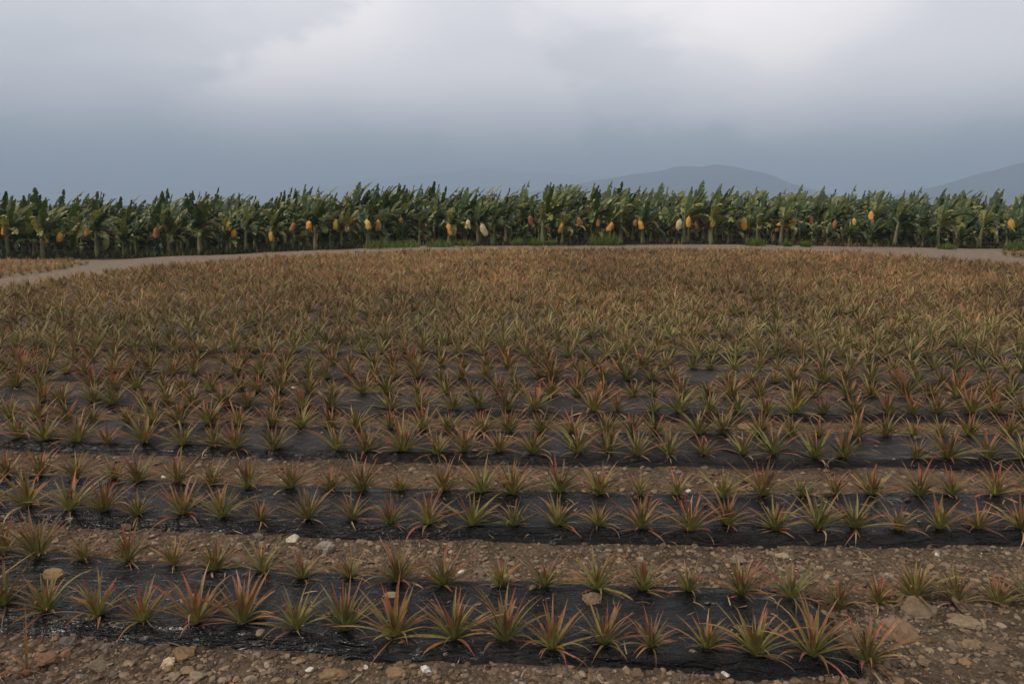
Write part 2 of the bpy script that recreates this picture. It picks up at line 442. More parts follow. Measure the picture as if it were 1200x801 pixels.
# positions of the plants of the nearest two beds, seen in the photograph
ROWS_PX = {
    (0, 0): [-35, 6, 57, 117, 170, 232, 283, 348, 403, 463, 532, 592, 647, 708, 763, 827, 882, 948, 1013],
    (0, 1): [5, 48, 100, 148, 202, 253, 307, 357, 410, 467, 520, 587, 638, 700, 753, 807, 867, 922, 978, 1030, 1077, 1120, 1167, 1212],
    (1, 0): [-18, 30, 83, 122, 163, 213, 260, 307, 360, 412, 458, 502, 553, 603, 653, 702, 750, 807, 853, 907, 958, 1002, 1050, 1100, 1147, 1195],
}
ROW_T = (.13, .84)
def near_row_positions(k, row):
    """X, Y of each plant of a row inside a generous width"""
    out = []
    y_of = lambda X: float(bed_front(k, np.array([X]))[0]) + ROW_T[row] * BW
    half = 5.5 + 1.05 * (k * 1.46)
    if (k, row) in ROWS_PX:
        for px in ROWS_PX[k, row]:
            X = 0.0
            for _ in range(6):
                Y = y_of(X); v = np.array([0, Y, G * Y - HC]); X = (px - CX) / F * (v @ FW)
            out.append((X, y_of(X)))
        lo, hi = out[0][0], out[-1][0]
        x = lo - .34
        while x > -half: out.append((x, y_of(x))); x -= .34
        x = hi + .34
        while x < half and not k == 0: out.append((x, y_of(x))); x += .34
        if k == 0 and row == 1:
            while x < half: out.append((x, y_of(x))); x += .34
    else:
        x = -half + R.uniform(0, .3)
        while x < half:
            X = x + R.gauss(0, .03); out.append((X, y_of(X))); x += (.345 if k < 4 else .33 if k < 6 else .30) * (1 + R.gauss(0, .05))
    return sorted((X, Y + R.gauss(0, .025)) for X, Y in out)
far_plants = []; picked = 0
hue = {'green': 'olive green', 'bronze': 'bronze', 'red': 'red tinged'}
bedname = ['nearest', 'second', 'third', 'fourth', 'fifth']
for k in range(NB):
    for row in (0, 1):
        n_in = 0
        for X, Y in near_row_positions(k, row):
            if BED_X[k] is None: continue
            if Y > far_edge(X) - .25: continue
            if R.random() < .015 and k > 1: continue
            z = float(top_z(k, np.array([X]), np.array([Y]))[0])
            px, py = pix(X, Y, z + .15)
            cls = R.choices(CLASSES, (.30, .37, .33) if k < 2 else (.5, .34, .16))[0]
            if 0 <= px <= 1200 and picked < 300:
                n_in += 1; picked += 1
                j = R.randrange(9); sc = R.choice((.76, .92, .98, 1.02, 1.07, 1.18)); zz = (.80, .72, .71, .70, .70)[k]; grow = (1.00, 1.12, 1.18, 1.22, 1.24)[k]; sc *= grow
                o = new_plant(cls, j); o.location = (X, Y, z - .004); o.rotation_euler = (R.gauss(0, .05), R.gauss(0, .05), R.uniform(0, 6.28)); o.scale = (sc, sc, sc * zz * R.uniform(.92, 1.08))
                sc /= grow; size = 'small' if sc < .8 else 'large' if sc > 1.1 else 'medium'
                where = 'on bare soil' if (k == 0 and X > X_END + .05) else 'on black plastic'
                tag(o, '%s %s pineapple plant %s, %s from left in %s row, %s bed' % (size, hue[cls], where, ordinal(n_in), ('front', 'back')[row], bedname[k]), 'pineapple plant', 'young pineapple plants set out in rows')
            else:
                far_plants.append((X, Y, z, cls))
# the far beds close up: suckers and a second planting fill the gaps between their rows
for k in range(5, NB):
    if BED_X[k] is None: continue
    fill = float(np.interp(k, [4, 5, 7, 9], [.3, .65, .95, 1]))
    x = -26.0
    while x < 26:
        for tt in (.46, 1.13, 1.42):
            X = x + R.gauss(0, .09); Y = float(bed_front(k, np.array([X]))[0]) + (tt + R.gauss(0, .07)) * BW
            if abs(X) < .72 * Y + 1.5 and Y < far_edge(X) - .25 and R.random() < fill * .9:
                far_plants.append((X, Y, float(plain(np.array([X]), np.array([Y]))[0]) + .02, R.choices(CLASSES, (.45, .36, .19))[0]))
        x += .29
# the small plots beyond the track, at the left and the right
def plot(poly_px, rows):
    pts = [on_terrain(*p) for p in poly_px]
    ax = [p[0] for p in pts]; ay = [p[1] for p in pts]
    def inside(x, y):
        c = False; n = len(pts)
        for i in range(n):
            x1, y1 = pts[i]; x2, y2 = pts[(i + 1) % n]
            if (y1 > y) != (y2 > y) and x < (x2 - x1) * (y - y1) / (y2 - y1) + x1: c = not c
        return c
    y = min(ay)
    while y < max(ay):
        x = min(ax)
        while x < max(ax):
            if inside(x, y): far_plants.append((x + R.gauss(0, .05), y + R.gauss(0, .05), float(plain(np.array([x]), np.array([y]))[0]), R.choices(CLASSES, (.5, .34, .16))[0]))
            x += .34
        y += rows
plot([(-150, 340), (0, 327), (60, 318), (105, 310), (80, 306), (0, 308), (-150, 312)], .55)
plot([(1165, 297.5), (1260, 300), (1260, 304), (1200, 302)], .5)
FARV = {}
for lod, (n, seg, ac) in enumerate(((38, 5, 3), (30, 4, 2))):
    for cls in CLASSES:
        for j in range(7):
            r = random.Random(f'far{lod}{cls}{j}')
            m_ = rosette(r, cls, n, seg, ac, 1.05, 1.0 + .25 * lod)
            for _ in range(2):
                w = withered(r, 4, ac).data(); m_.add(w[0], w[1], None, w[3])
            FARV[lod, cls, j] = m_.data()
mb = MB()
for X, Y, z, cls in far_plants:
    v, q, t, c = FARV[0 if Y < 13 else 1, cls, R.randrange(7)]
    a = R.uniform(0, 6.28); s = R.uniform(.85, 1.25) * (1 - .12 * float(sstep(14, 26, Y)))
    rot = np.array([[math.cos(a), -math.sin(a), 0], [math.sin(a), math.cos(a), 0], [0, 0, R.uniform(.58, .76)]]) * s * (1.12 - .06 * float(sstep(11, 20, Y)))
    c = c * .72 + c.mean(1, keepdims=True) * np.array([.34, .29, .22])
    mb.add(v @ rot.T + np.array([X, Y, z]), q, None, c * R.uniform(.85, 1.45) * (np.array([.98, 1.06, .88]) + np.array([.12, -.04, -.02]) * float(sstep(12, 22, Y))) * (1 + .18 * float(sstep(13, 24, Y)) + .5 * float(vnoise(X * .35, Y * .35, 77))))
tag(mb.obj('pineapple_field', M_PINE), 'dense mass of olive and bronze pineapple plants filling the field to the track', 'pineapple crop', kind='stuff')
print('near plants', picked, 'far', len(far_plants))

# ------------------------------------------------------------------ stones
def ico(sub):
    import bmesh
    bm = bmesh.new(); bmesh.ops.create_icosphere(bm, subdivisions=sub, radius=1)
    v = np.array([x.co[:] for x in bm.verts]); t = np.array([[x.index for x in f.verts] for f in bm.faces]); bm.free(); return v, t
ICO = {s: ico(s) for s in (1, 2, 3)}
def rock(sub, sx, sy, sz, seed, cuts=6):
    v, t = ICO[sub]; rr = np.random.default_rng(seed); v = v.copy()
    for _ in range(cuts):          # chip flat faces off
        n = rr.normal(size=3); n /= np.linalg.norm(n); d = rr.uniform(.55, .85)
        k = v @ n; v = v - np.outer(np.maximum(k - d, 0), n)
    v = v + .06 * rr.normal(size=(len(v), 1)) * v
    return v * np.array([sx, sy, sz]), t
STCOL = [np.array(c) for c in ((.165, .120, .085), (.125, .092, .068), (.20, .145, .098), (.12, .095, .075), (.165, .108, .07), (.215, .165, .122))]
def soil_top(X, Y):
    """top of soil or plastic at a point near the camera"""
    z = float(surf(np.array([X]), np.array([Y]))[0])
    for k in range(5):
        if k == 0 and X > X_END: continue
        t = (Y - float(bed_front(k, np.array([X]))[0])) / BW
        if 0 <= t <= 1: z = max(z, float(top_z(k, np.array([X]), np.array([Y]))[0]) + .012)
    return z
GV = [[rock(1 if s == 0 else 2, 1, R.uniform(.6, .95), R.uniform(.3, .6), 100 + i + 50 * s) for i in range(14)] for s in (0, 1)]
mb = MB()
def scatter(n, y0, y1, smin, smax, onbed=.04):
    made = 0
    while made < n:
        Y = R.uniform(y0, y1); X = R.uniform(-.75 * Y - .4, .75 * Y + .4)
        on = False
        for k in range(5):
            if k == 0 and X > X_END: continue
            t = (Y - float(np.polyval(POLY[k], X))) / BW
            if -.01 < t < 1.01: on = True
        if on and R.random() > onbed: made += .3; continue
        if vnoise(X * 1.5, Y * 1.5, 5) < -.2 and R.random() < .6: continue
        s = smin * (smax / smin) ** (R.random() ** 2.1)
        big = s > .022
        v, t = GV[1 if big else 0][R.randrange(14)]
        a = R.uniform(0, 6.28); b = R.gauss(0, .35)
        rz = np.array([[math.cos(a), -math.sin(a), 0], [math.sin(a), math.cos(a), 0], [0, 0, 1]]); rx = np.array([[1, 0, 0], [0, math.cos(b), -math.sin(b)], [0, math.sin(b), math.cos(b)]])
        z = soil_top(X, Y)
        c = STCOL[R.randrange(6)] * R.uniform(.6, 1.45) * np.array([1, .98, .95])
        if R.random() < .0025: c = np.array([.55, .5, .44])
        mb.add((v * s) @ rx.T @ rz.T + np.array([X, Y, z + s * .08]), None, t, c); made += 1
scatter(9000, 3.3, 4.8, .006, .038, .02); scatter(9000, 3.3, 5.4, .003, .009, .03); scatter(2600, 3.3, 4.9, .013, .030, .01); scatter(1500, 4.9, 6.3, .013, .030, .01)
scatter(6500, 4.8, 6.3, .007, .038, .015)
scatter(2600, 6.3, 8.0, .010, .05, .03)
scatter(1800, 8.0, 11., .012, .055, .02)
tag(mb.obj('gravel', M_STONE, smooth=False), 'brown slaty gravel strewn over the soil between the beds', 'gravel', kind='stuff')
# the larger stones one can point at: px, py, width px, height px, colour, label
STONES = [
    (62, 679, 25, 17, (.27, .19, .11), 'tan angular stone on the plastic beside the far left plants of the nearest bed'),
    (80, 753, 22, 16, (.15, .14, .13), 'dark grey blocky stone below the left end of the nearest plastic strip'),
    (54, 775, 26, 18, (.22, .13, .08), 'reddish brown block in the bottom left corner beside a withered plant'),
    (76, 767, 13, 10, (.33, .17, .08), 'small orange stone between the grey and the reddish brown blocks'),
    (117, 781, 24, 9, (.21, .17, .13), 'long slanting slate sliver in the soil at bottom left'),
    (197, 779, 18, 17, (.62, .50, .38), 'pale cream stone with a rusty patch in the soil below the plastic'),
    (215, 768, 28, 14, (.25, .17, .10), 'brown flat stone right above the pale cream stone'),
    (219, 787, 17, 9, (.31, .23, .15), 'tan rounded pebble just below the brown flat stone'),
    (204, 794, 20, 10, (.28, .24, .18), 'pale rounded pebble at the bottom edge under the cream stone'),
    (232, 793, 18, 12, (.30, .26, .20), 'light beige rounded stone at the bottom edge'),
    (294, 796, 14, 10, (.33, .29, .23), 'small pale stone alone at the bottom edge'),
    (391, 791, 34, 17, (.27, .19, .12), 'wide tan slab at the bottom edge left of centre'),
    (463, 792, 26, 15, (.26, .18, .12), 'smooth brown oval stone left of the white scrap'),
    (458, 702, 18, 8, (.30, .24, .16), 'flat tan pebble lying on the shiny plastic of the nearest bed'),
    (692, 706, 24, 17, (.22, .17, .12), 'rounded brown rock on the plastic between two rows'),
    (746, 783, 20, 14, (.19, .14, .10), 'brown stone in the soil below the middle of the plastic'),
    (1052, 744, 42, 30, (.24, .17, .115), 'large leaning brown slab behind the last plant of the front row'),
    (1073, 714, 40, 20, (.21, .165, .12), 'big brown boulder under a back row plant past the torn plastic'),
    (1129, 711, 38, 18, (.18, .14, .10), 'dark slanting slab in the soil at right'),
    (1133, 731, 32, 17, (.27, .215, .16), 'pale oval flat stone on the soil at right'),
    (1140, 757, 24, 12, (.25, .19, .12), 'tan slab below the pale oval stone'),
    (1163, 759, 26, 10, (.16, .12, .085), 'dark brown flat slab at the right of the tan slab'),
    (1132, 776, 15, 9, (.30, .19, .12), 'small reddish stone near the bottom right corner'),
    (1084, 777, 18, 10, (.22, .17, .12), 'brown rounded stone under the right end of the strip'),
    (381, 643, 22, 22, (.33, .31, .28), 'pale grey upright block between the first and second beds'),
    (343, 633, 16, 12, (.70, .66, .58), 'whitish stone pair beside the second strip left of the grey block'),
    (304, 630, 16, 10, (.20, .18, .16), 'grey pebble against the front of the second strip'),
    (864, 658, 20, 18, (.25, .22, .19), 'grey brown flat stone between first and second beds right of centre'),
    (916, 653, 15, 11, (.42, .35, .27), 'pale rock between the first and second beds on the right'),
    (1041, 675, 12, 11, (.42, .40, .37), 'light grey angular stone behind the right end of the nearest bed'),
    (876, 501, 22, 8, (.30, .22, .15), 'tan flat rock in the path before the fourth strip'),
    (148, 620, 14, 10, (.18, .14, .11), 'brown stone against the second strip at left'),
    (1170, 690, 18, 12, (.22, .16, .12), 'brown lump of stone beside the last plants on the right'),
]
for i, (px, py, w, h, c, lab) in enumerate(STONES):
    X, Y = on_field(px, py)
    dep = np.array([X, Y, G * Y - HC]) @ FW
    # lift to the surface it lies on
    zt = soil_top(X, Y); dz = zt - G * Y
    Y -= dz / math.tan(math.radians(30)) * .9; X *= (Y / max(Y + dz / .58 * .9, .1))
    zt = soil_top(X, Y)
    sx = w / F * dep / 2 * 1.12; sz = h / F * dep / 2
    mb = MB(); v, t = rock(3, 1, 1, 1, 900 + i, 9)
    mb.add(v * np.array([sx, sx * .8, min(sz * .85, sx * .62)]), None, t, np.array(c) * np.array([.78, .72, .64]))
    o = mb.obj('stone', M_STONE, smooth=False)
    o.location = (X, Y, zt + min(sz * .85, sx * .62) * .30); o.rotation_euler = (R.gauss(.12, .15), R.gauss(0, .15), R.gauss(0, .5))
    if 'leaning' in lab: o.rotation_euler = (-.75, .15, -.25); o.scale = (1, .45, 1.25)
    if 'slanting' in lab: o.rotation_euler = (.1, .35, .5)
    tag(o, lab, 'stone', 'stones lying among the beds')
def scrap(px, py, s, seed, lab):
    X, Y = on_field(px, py); r = np.random.default_rng(seed)
    v, t = rock(3, 1, .75, .8, seed, 14); v = v * (1 + .5 * fbm(v[:, :1] * 2.2 + seed, v[:, 2:] * 2.2 + v[:, 1:2], 3, seed))
    mb = MB(); mb.add(v * s, None, t, np.ones(3))
    o = mb.obj('paper_scrap', M_SCRAP, smooth=False); o.location = (X, Y, soil_top(X, Y) + s * .5); o.rotation_euler = (1.0, .15, r.uniform(-.5, .5))
    tag(o, lab, 'scrap', 'white scraps lying on the soil')
scrap(500, 789, .034, 3, 'crumpled white paper scrap on the soil below the middle of the strip')
scrap(850, 791, .028, 8, 'folded white paper scrap sticking up before the right part of the strip')
# straw and shed leaf litter
mb = MB()
for _ in range(1700):
    Y = 3.4 + 8 * R.random() ** 1.6; X = R.uniform(-.75 * Y - .3, .75 * Y + .3)
    L = R.uniform(.03, .14)
    c = TAN * R.uniform(.45, 1.1) if R.random() < .6 else BRZ * R.uniform(.7, 1.2)
    v, q, cc = leaf_strip(L, R.uniform(.003, .011), R.uniform(0, 6.28), R.uniform(0, .5), R.uniform(.2, 1.6), 4, (c, c, c * 1.1), R.uniform(-1.5, 1.5), .3, 2, 0, R.uniform(-1, 1))
    v[:, 2] = np.maximum(v[:, 2], 0)
    mb.add(v + np.array([X, Y, soil_top(X, Y)]), q, None, cc)
tag(mb.obj('leaf_litter', M_DRY), 'dry straw coloured leaf shreds strewn over soil and plastic', 'leaf litter', kind='stuff')
# the withered plant lying off the strip at the far left
r = random.Random('deadplant'); e = link('withered_plant', None)
X, Y = on_field(32, 790); e.location = (X, Y, soil_top(X, Y))
ms = MB()
for i, (az, el, L, bd) in enumerate(((1.9, 75, .42, .5), (1.75, 88, .36, .2), (1.1, 60, .40, .1), (2.6, 45, .2, 1.5), (.6, 30, .2, 1.2), (3.6, 30, .2, 1.5))):
    v, q, c = leaf_strip(L, .016, az, math.radians(el), bd, 8, (BRZ * .8, (RED if i == 2 else BRZ) * .9, BRZ * .7 + TAN * .2), 1.2, .4, 3, .01, .2)
    ms.add(v, q, None, c)
ms.obj('shrivelled_leaves', M_DRY, e)
v, t = rock(2, .035, .03, .03, 5); m2 = MB(); m2.add(v + np.array([0, 0, .012]), None, t, BRZ * .6); m2.obj('root_ball', M_STONE, e)
tag(e, 'withered brown pineapple plant uprooted on the stony soil at bottom left', 'pineapple plant')

# ------------------------------------------------------------------ banana plants
BG = [np.array(c) for c in ((.038, .062, .013), (.060, .092, .019), (.026, .046, .011), (.135, .150, .032), (.24, .24, .070))]  # the last two pale greens imitate highlights, put into the leaf colours
BYEL = np.array([.26, .25, .07]); BBRN = np.array([.17, .105, .05])
def prof(t): return max(.04, math.sin(PI * min(1, t * .95 + .05) ** .85)) ** .55
def banana_leaf(r, mb, base, az, el, L, W, bend, col, fold, nseg=11, pet=.18, torn=.6, curl=0.):
    p = np.array(base, float); a = az; e = el
    P = []; D = []; Sd = []; U = []
    for i in range(nseg + 1):
        d = np.array([math.cos(a) * math.cos(e), math.sin(a) * math.cos(e), math.sin(e)])
        s = np.array([-math.sin(a), math.cos(a), 0.]); u = np.cross(d, s) * -1
        if abs(d[2]) > .999: u = np.array([-math.cos(a), -math.sin(a), 0])
        P.append(p); D.append(d); Sd.append(s); U.append(u if u[2] >= 0 or e > 1.4 else u)
        p = p + d * (L / nseg); e -= bend / nseg * (.3 + 1.4 * i / nseg); a += curl / nseg
    # midrib: thin three sided rod
    vs = []; q = []
    for i in range(nseg + 1):
        w = .022 * (1 - .85 * i / nseg)
        vs += [P[i] + Sd[i] * w, P[i] - Sd[i] * w, P[i] - U[i] * w * 1.2]
    for i in range(nseg):
        for j in range(3):
            k = (j + 1) % 3; q.append((i * 3 + j, i * 3 + k, i * 3 + 3 + k, i * 3 + 3 + j))
    mb.add(np.array(vs), q, None, col * 1.7 + .02)
    i0 = max(1, int(pet * nseg))
    for side in (1, -1):
        for i in range(i0, nseg):
            t0 = (i - i0) / (nseg - i0); t1 = (i + 1 - i0) / (nseg - i0)
            w0 = W * .5 * prof(t0); w1 = W * .5 * prof(t1)
            ripped = r.random() < torn
            f = fold + (r.gauss(-.2, .38) if ripped else r.gauss(0, .08))
            sh = r.uniform(-.02, .06) * torn * L * .5
            gap = 1 - (.55 * r.random() if ripped else 0)
            def edge(ii, w, g):
                sd = Sd[ii] * side * math.cos(f) + U[ii] * math.sin(f)
                drp = np.array([0, 0, -w * (.42 if ripped else .12)])
                return P[ii] + sd * w * .55 + D[ii] * w * .12, P[ii] + sd * w + drp + D[ii] * (w * .34 + sh) * g
            m0, e0 = edge(i, max(w0, .01), 1); m1, e1 = edge(i + 1, max(w1, .008), 1)
            e1 = e0 + (e1 - e0) * gap
            k = r.uniform(.82, 1.15)
            cc = col * k; ce = cc * (1.0 if r.random() > .12 else .8) + (BBRN * .25 if r.random() < .1 else 0)
            mb.add(np.array([P[i], P[i + 1], m1, m0, e1, e0]), [(0, 1, 2, 3), (3, 2, 4, 5)], None, np.array([cc, cc, cc, cc, ce, ce]))
def banana_proto(seed, kind):
    r = random.Random('banana%s%d' % (kind, seed))
    hs = {'tall': r.uniform(.95, 1.25), 'young': r.uniform(.35, .6), 'yellowing': r.uniform(1.0, 1.2)}[kind]
    lean = r.uniform(-.02, .09)
    root = link('banana_plant', None)
    mb = MB(); n = 10; segs = 9; r0 = .105 if kind != 'young' else .06
    vs = []; cs = []; q = []
    tcol = np.array([.22, .17, .10]) if r.random() < .6 else np.array([.16, .17, .07])
    for i in range(segs + 1):
        t = i / segs; rad = r0 * (1.12 - .5 * t) * (1 + .05 * r.uniform(-1, 1))
        for j in range(n):
            a = 2 * PI * j / n; k = 1 + .08 * math.sin(a * 3 + i * .9)
            vs.append((math.cos(a) * rad * k + lean * hs * t * t, math.sin(a) * rad * k, hs * t - .05)); cs.append(tcol * (1 - .45 * t) + np.array([.09, .12, .045]) * .45 * t)
    for i in range(segs):
        for j in range(n): q.append((i * n + j, i * n + (j + 1) % n, (i + 1) * n + (j + 1) % n, (i + 1) * n + j))
    mb.add(vs, q, None, np.array(cs)); kids = [mb.obj('trunk', M_TRUNK, root)]
    top = (lean * hs, 0, hs - .08)
    mb = MB(); nl = r.randrange(10, 14) if kind != 'young' else r.randrange(7, 10)
    sc = 1.0 if kind != 'young' else .66
    for i in range(nl):
        o = i / (nl - 1); W0 = r.uniform(.9, 1.25)
        az = i * 2.4 + r.uniform(-.4, .4)
        # the wind leans every leaf towards +X
        vx, vy = math.cos(az) + 1.0, math.sin(az); az = math.atan2(vy, vx)
        el = math.radians(86 - 68 * o ** 1.1 + r.uniform(-9, 9)); L = r.choice((1.1, 1.35, 1.5, 1.7, 1.9)) * r.uniform(.93, 1.07) * sc * (1.05 - .12 * o); W = r.uniform(.34, .48) * sc * W0
        bend = math.radians(25 + 95 * o + r.uniform(-18, 35))
        col = BG[r.choice((0, 0, 1, 1, 2, 3, 3, 4, 4))]
        if r.random() < .22 * (o > .6): col = BBRN * r.uniform(.6, 1)
        if kind == 'yellowing' and o < .5: col = BYEL * r.uniform(.6, .95)
        elif o > .75 and r.random() < .35: col = BYEL * .55 + BG[0] * .4
        banana_leaf(r, mb, (top[0], top[1], top[2] - .10 * o), az, el, L, W, bend, col, r.choice((.5, .15, -.35, -.5, .75)) if o < .5 else r.uniform(-.9, -.2), torn=r.uniform(.15, .6), curl=r.uniform(-.3, .3), nseg=14)
    kids.append(mb.obj('crown', M_BAN, root))
    if kind != 'young':
        mb = MB()
        for i in range(r.randrange(3, 7)):
            col = BBRN * r.uniform(.4, .9) if r.random() < .5 else BG[2] * .9 + BBRN * .1
            banana_leaf(r, mb, (top[0] * .8, 0, hs - .2 - .1 * r.random()), r.uniform(0, 6.28), math.radians(r.uniform(-10, 15)), r.uniform(.7, 1.05), r.uniform(.2, .34), math.radians(r.uniform(60, 105)), col, -.9, 8, torn=.8)
        kids.append(mb.obj('dead_leaf_skirt', M_DRY, root))
    KIDS[root.name] = kids
    return root, hs
BPROTO = {}
for i in range(8): BPROTO['tall', i] = banana_proto(i, 'tall')
for i in range(5): BPROTO['young', i] = banana_proto(i, 'young')
for i in range(2): BPROTO['yellowing', i] = banana_proto(i, 'yellowing')
BUSED = set()
def put_banana(kind, i, X, Y, sc, rz, lab, group='banana plants in rows beyond the field'):
    o, hs = BPROTO[kind, i]
    if (kind, i) in BUSED: o = copy_thing(o)
    BUSED.add((kind, i))
    o.location = (X, Y, float(plain(np.array([X]), np.array([Y]))[0] + relief(np.array([X]), np.array([Y]))[0])); o.scale = (sc, sc, sc); o.rotation_euler = (0, 0, rz)
    tag(o, lab, 'banana plant', group); return o, hs
rowY = [38.3, 39.8, 41.5, 43.4, 45.6]
bname = ['front', 'second', 'third', 'fourth', 'rearmost']
front_spots = []
for ri, Y0 in enumerate(rowY):
    half = Y0 * 600 / F * 1.0 + 1.2
    x = -half + R.uniform(0, .6); n_in = 0
    while x < half:
        X = x + R.gauss(0, .12); Y = Y0 + R.gauss(0, .25)
        px, _ = pix(X, Y, 1)
        kind = 'tall'; sc = R.choice((.80, .9, .97, 1.03, 1.12)) * R.uniform(.96, 1.04)
        if px > 940 and ri == 0 and R.random() < .85: kind = 'young'; sc = R.uniform(.95, 1.3)
        elif px > 940 and ri == 1 and R.random() < .45: kind = 'young'; sc = R.uniform(1.2, 1.5)
        elif ri < 2 and R.random() < .26: kind = 'young'; sc = R.uniform(.8, 1.3)
        elif ri == 0 and R.random() < .07: kind = 'yellowing'
        if px > 1040 and kind != 'young': sc *= .93
        sc *= 1 + .30 * float(vnoise(X * .33, Y * .9, 55))
        sc *= .90 if px > 470 else .95
        i = R.randrange({'tall': 8, 'young': 5, 'yellowing': 2}[kind])
        rz = R.gauss(0, .35)
        if 0 <= px <= 1200: n_in += 1
        look = {'tall': R.choice(('wind swept upright leaves', 'ragged torn leaves', 'dark drooping lower leaves')), 'young': 'short broad leaves', 'yellowing': 'yellowing upper leaves'}[kind]
        if kind == 'tall': look = ['wind swept upright leaves', 'ragged torn leaves'][i % 2]
        if not (0 <= px <= 1200): lab = '%s banana plant cut by the %s frame edge in the %s row' % ({'tall': 'tall', 'young': 'young', 'yellowing': 'tall yellowing'}[kind], 'left' if px < 0 else 'right', bname[ri])
        else: lab = '%s banana plant with %s, %s from left in %s row' % ({'tall': 'tall', 'young': 'young low', 'yellowing': 'tall'}[kind], look, ordinal(n_in), bname[ri])
        put_banana(kind, i, X, Y, sc, rz, lab)
        x += (1.3 if ri < 2 else 1.3) * R.uniform(.75, 1.25) * (.75 if kind == 'young' else 1)
for key, (o, hs) in list(BPROTO.items()):
    if key not in BUSED:
        for ch in KIDS[o.name]: COL.objects.unlink(ch)
        COL.objects.unlink(o)
# the rows behind melt into one mass
mb = MB()
PD = []
for (kd, i), (o, hs) in BPROTO.items():
    for ch in KIDS[o.name]:
        me = ch.data; v = np.empty(len(me.vertices) * 3, np.float32); me.vertices.foreach_get('co', v)
        f = [p.vertices[:] for p in me.polygons]; c = np.empty(len(me.vertices) * 4, np.float32); me.color_attributes['Col'].data.foreach_get('color', c)
        PD.append((kd, i, v.reshape(-1, 3), [x for x in f if len(x) == 4], [x for x in f if len(x) == 3], c.reshape(-1, 4)[:, :3]))
for Y0 in (47.2, 48.6, 50., 51.5, 53.5):
    x = -Y0 * .72
    while x < Y0 * .72:
        kd, i = ('tall', R.randrange(8)) if R.random() < .55 else ('young', R.randrange(5))
        a = R.gauss(0, .4); sc = R.uniform(.95, 1.18) * (1.1 if x < -5 else 1) if kd == 'tall' else R.uniform(1.2, 1.6)
        rot = np.array([[math.cos(a), -math.sin(a), 0], [math.sin(a), math.cos(a), 0], [0, 0, 1]]) * sc
        Y = Y0 + R.gauss(0, .3); z = float(plain(np.array([x]), np.array([Y]))[0])
        for k2, i2, v, q, t, c in PD:
            if (k2, i2) == (kd, i): mb.add(v @ rot.T + np.array([x, Y, z]), q, t, c)
        x += R.uniform(.7, 1.1)
tag(mb.obj('banana_grove', M_BAN), 'dark mass of banana plants behind the rows one can tell apart', 'banana grove', kind='stuff')
# bags hanging from the stalks: px, py, colour, size
BAGS = [(4, 271, 'orange', 1), (70, 278, 'orange', 1.15), (101, 270, 'orange', 1), (183, 273, 'dull orange', 1.1), (268, 265, 'yellow', 1.1), (274, 274, 'orange', 1.2), (318, 277, 'orange', 1.1), (343, 266, 'dull orange', .9), (362, 264, 'orange', 1.15), (370, 277, 'yellow', .9), (393, 263, 'yellow', 1),
        (406, 268, 'cream', .7), (431, 263, 'yellow', 1.15), (443, 264, 'orange', 1.05), (527, 269, 'orange', 1.1), (548, 263, 'cream', 1.05), (567, 269, 'cream', 1.25), (622, 258, 'dull orange', .9), (658, 267, 'orange', 1.15), (679, 260, 'dull orange', 1), (701, 261, 'dull orange', .95), (715, 266, 'orange', 1), (745, 261, 'dull orange', .8), (751, 264, 'orange', 1.05), (796, 263, 'cream', 1.15),
        (807, 260, 'orange', 1), (816, 264, 'dull orange', .8), (835, 262, 'yellow', .95), (872, 262, 'orange', 1.2), (890, 264, 'cream', 1.0), (912, 266, 'orange', 1), (928, 262, 'orange', 1.25), (978, 263, 'dull orange', .8), (1001, 260, 'yellow', .8), (1021, 253, 'orange', .95), (1185, 262, 'orange', 1.1), (54, 281, 'yellow', .6), (470, 258, 'dull orange', .7), (951, 258, 'dull orange', .7)]
def bag_mesh(seed, mat):
    r = np.random.default_rng(seed); mb = MB(); n = 14
    prof = [(-.31, .085), (-.29, .125), (-.22, .140), (-.12, .160), (0, .150), (.08, .155), (.16, .138), (.23, .11), (.28, .06), (.31, .045), (.35, .06)]; bx = r.uniform(-.12, .12)
    ph = r.uniform(0, 6.28, 3); vs = []
    for i, (z, rad) in enumerate(prof):
        for j in range(n):
            a = 2 * PI * j / n
            k = 1 + .20 * math.sin(3 * a + ph[0] + z * 7) + .08 * math.sin(5 * a + ph[1] - z * 9) + .05 * r.normal()
            vs.append((math.cos(a) * rad * k + bx * math.sin(z * 5), math.sin(a) * rad * k * .9, z + .012 * r.normal() - (.03 * math.sin(2 * a + ph[2]) if i < 2 else 0)))
    q = [(i * n + j, i * n + (j + 1) % n, (i + 1) * n + (j + 1) % n, (i + 1) * n + j) for i in range(len(prof) - 1) for j in range(n)]
    vs.append((0, 0, -.22)); c = len(vs) - 1
    mb.add(vs, q, [(c, (j + 1) % n, j) for j in range(n)]); return mb.mesh('fruit_bag', mat)
BAGM = {c: [bag_mesh(i * 7 + 1, M_BAG[c]) for i in range(3)] for c in M_BAG}
def stalk_mesh():
    mb = MB(); vs = []; n = 6; pts = []
    for i in range(9):
        t = i / 8; a = PI * .9 * t
        pts.append((.0 + .16 - .16 * math.cos(a) - .32, .0, .32 + .0 + .42 * math.sin(a) * .9 - .1 * (1 - t)))
    pts = [np.array((0, .16 * (1 - math.cos(PI * (1 - i / 8))), .30 + .30 * math.sin(PI * i / 8) ** .8 + .0)) for i in range(9)]
    for i, p in enumerate(pts):
        for j in range(n):
            a = 2 * PI * j / n; vs.append(p + np.array([math.cos(a) * .022, math.sin(a) * .022 * .6, math.sin(a) * .018]))
    q = [(i * n + j, i * n + (j + 1) % n, (i + 1) * n + (j + 1) % n, (i + 1) * n + j) for i in range(8) for j in range(n)]
    mb.add(vs, q, None, np.array([.12, .14, .05])); return mb.mesh('fruit_stalk', M_TRUNK)
STALK = stalk_mesh()
BAGS.sort()
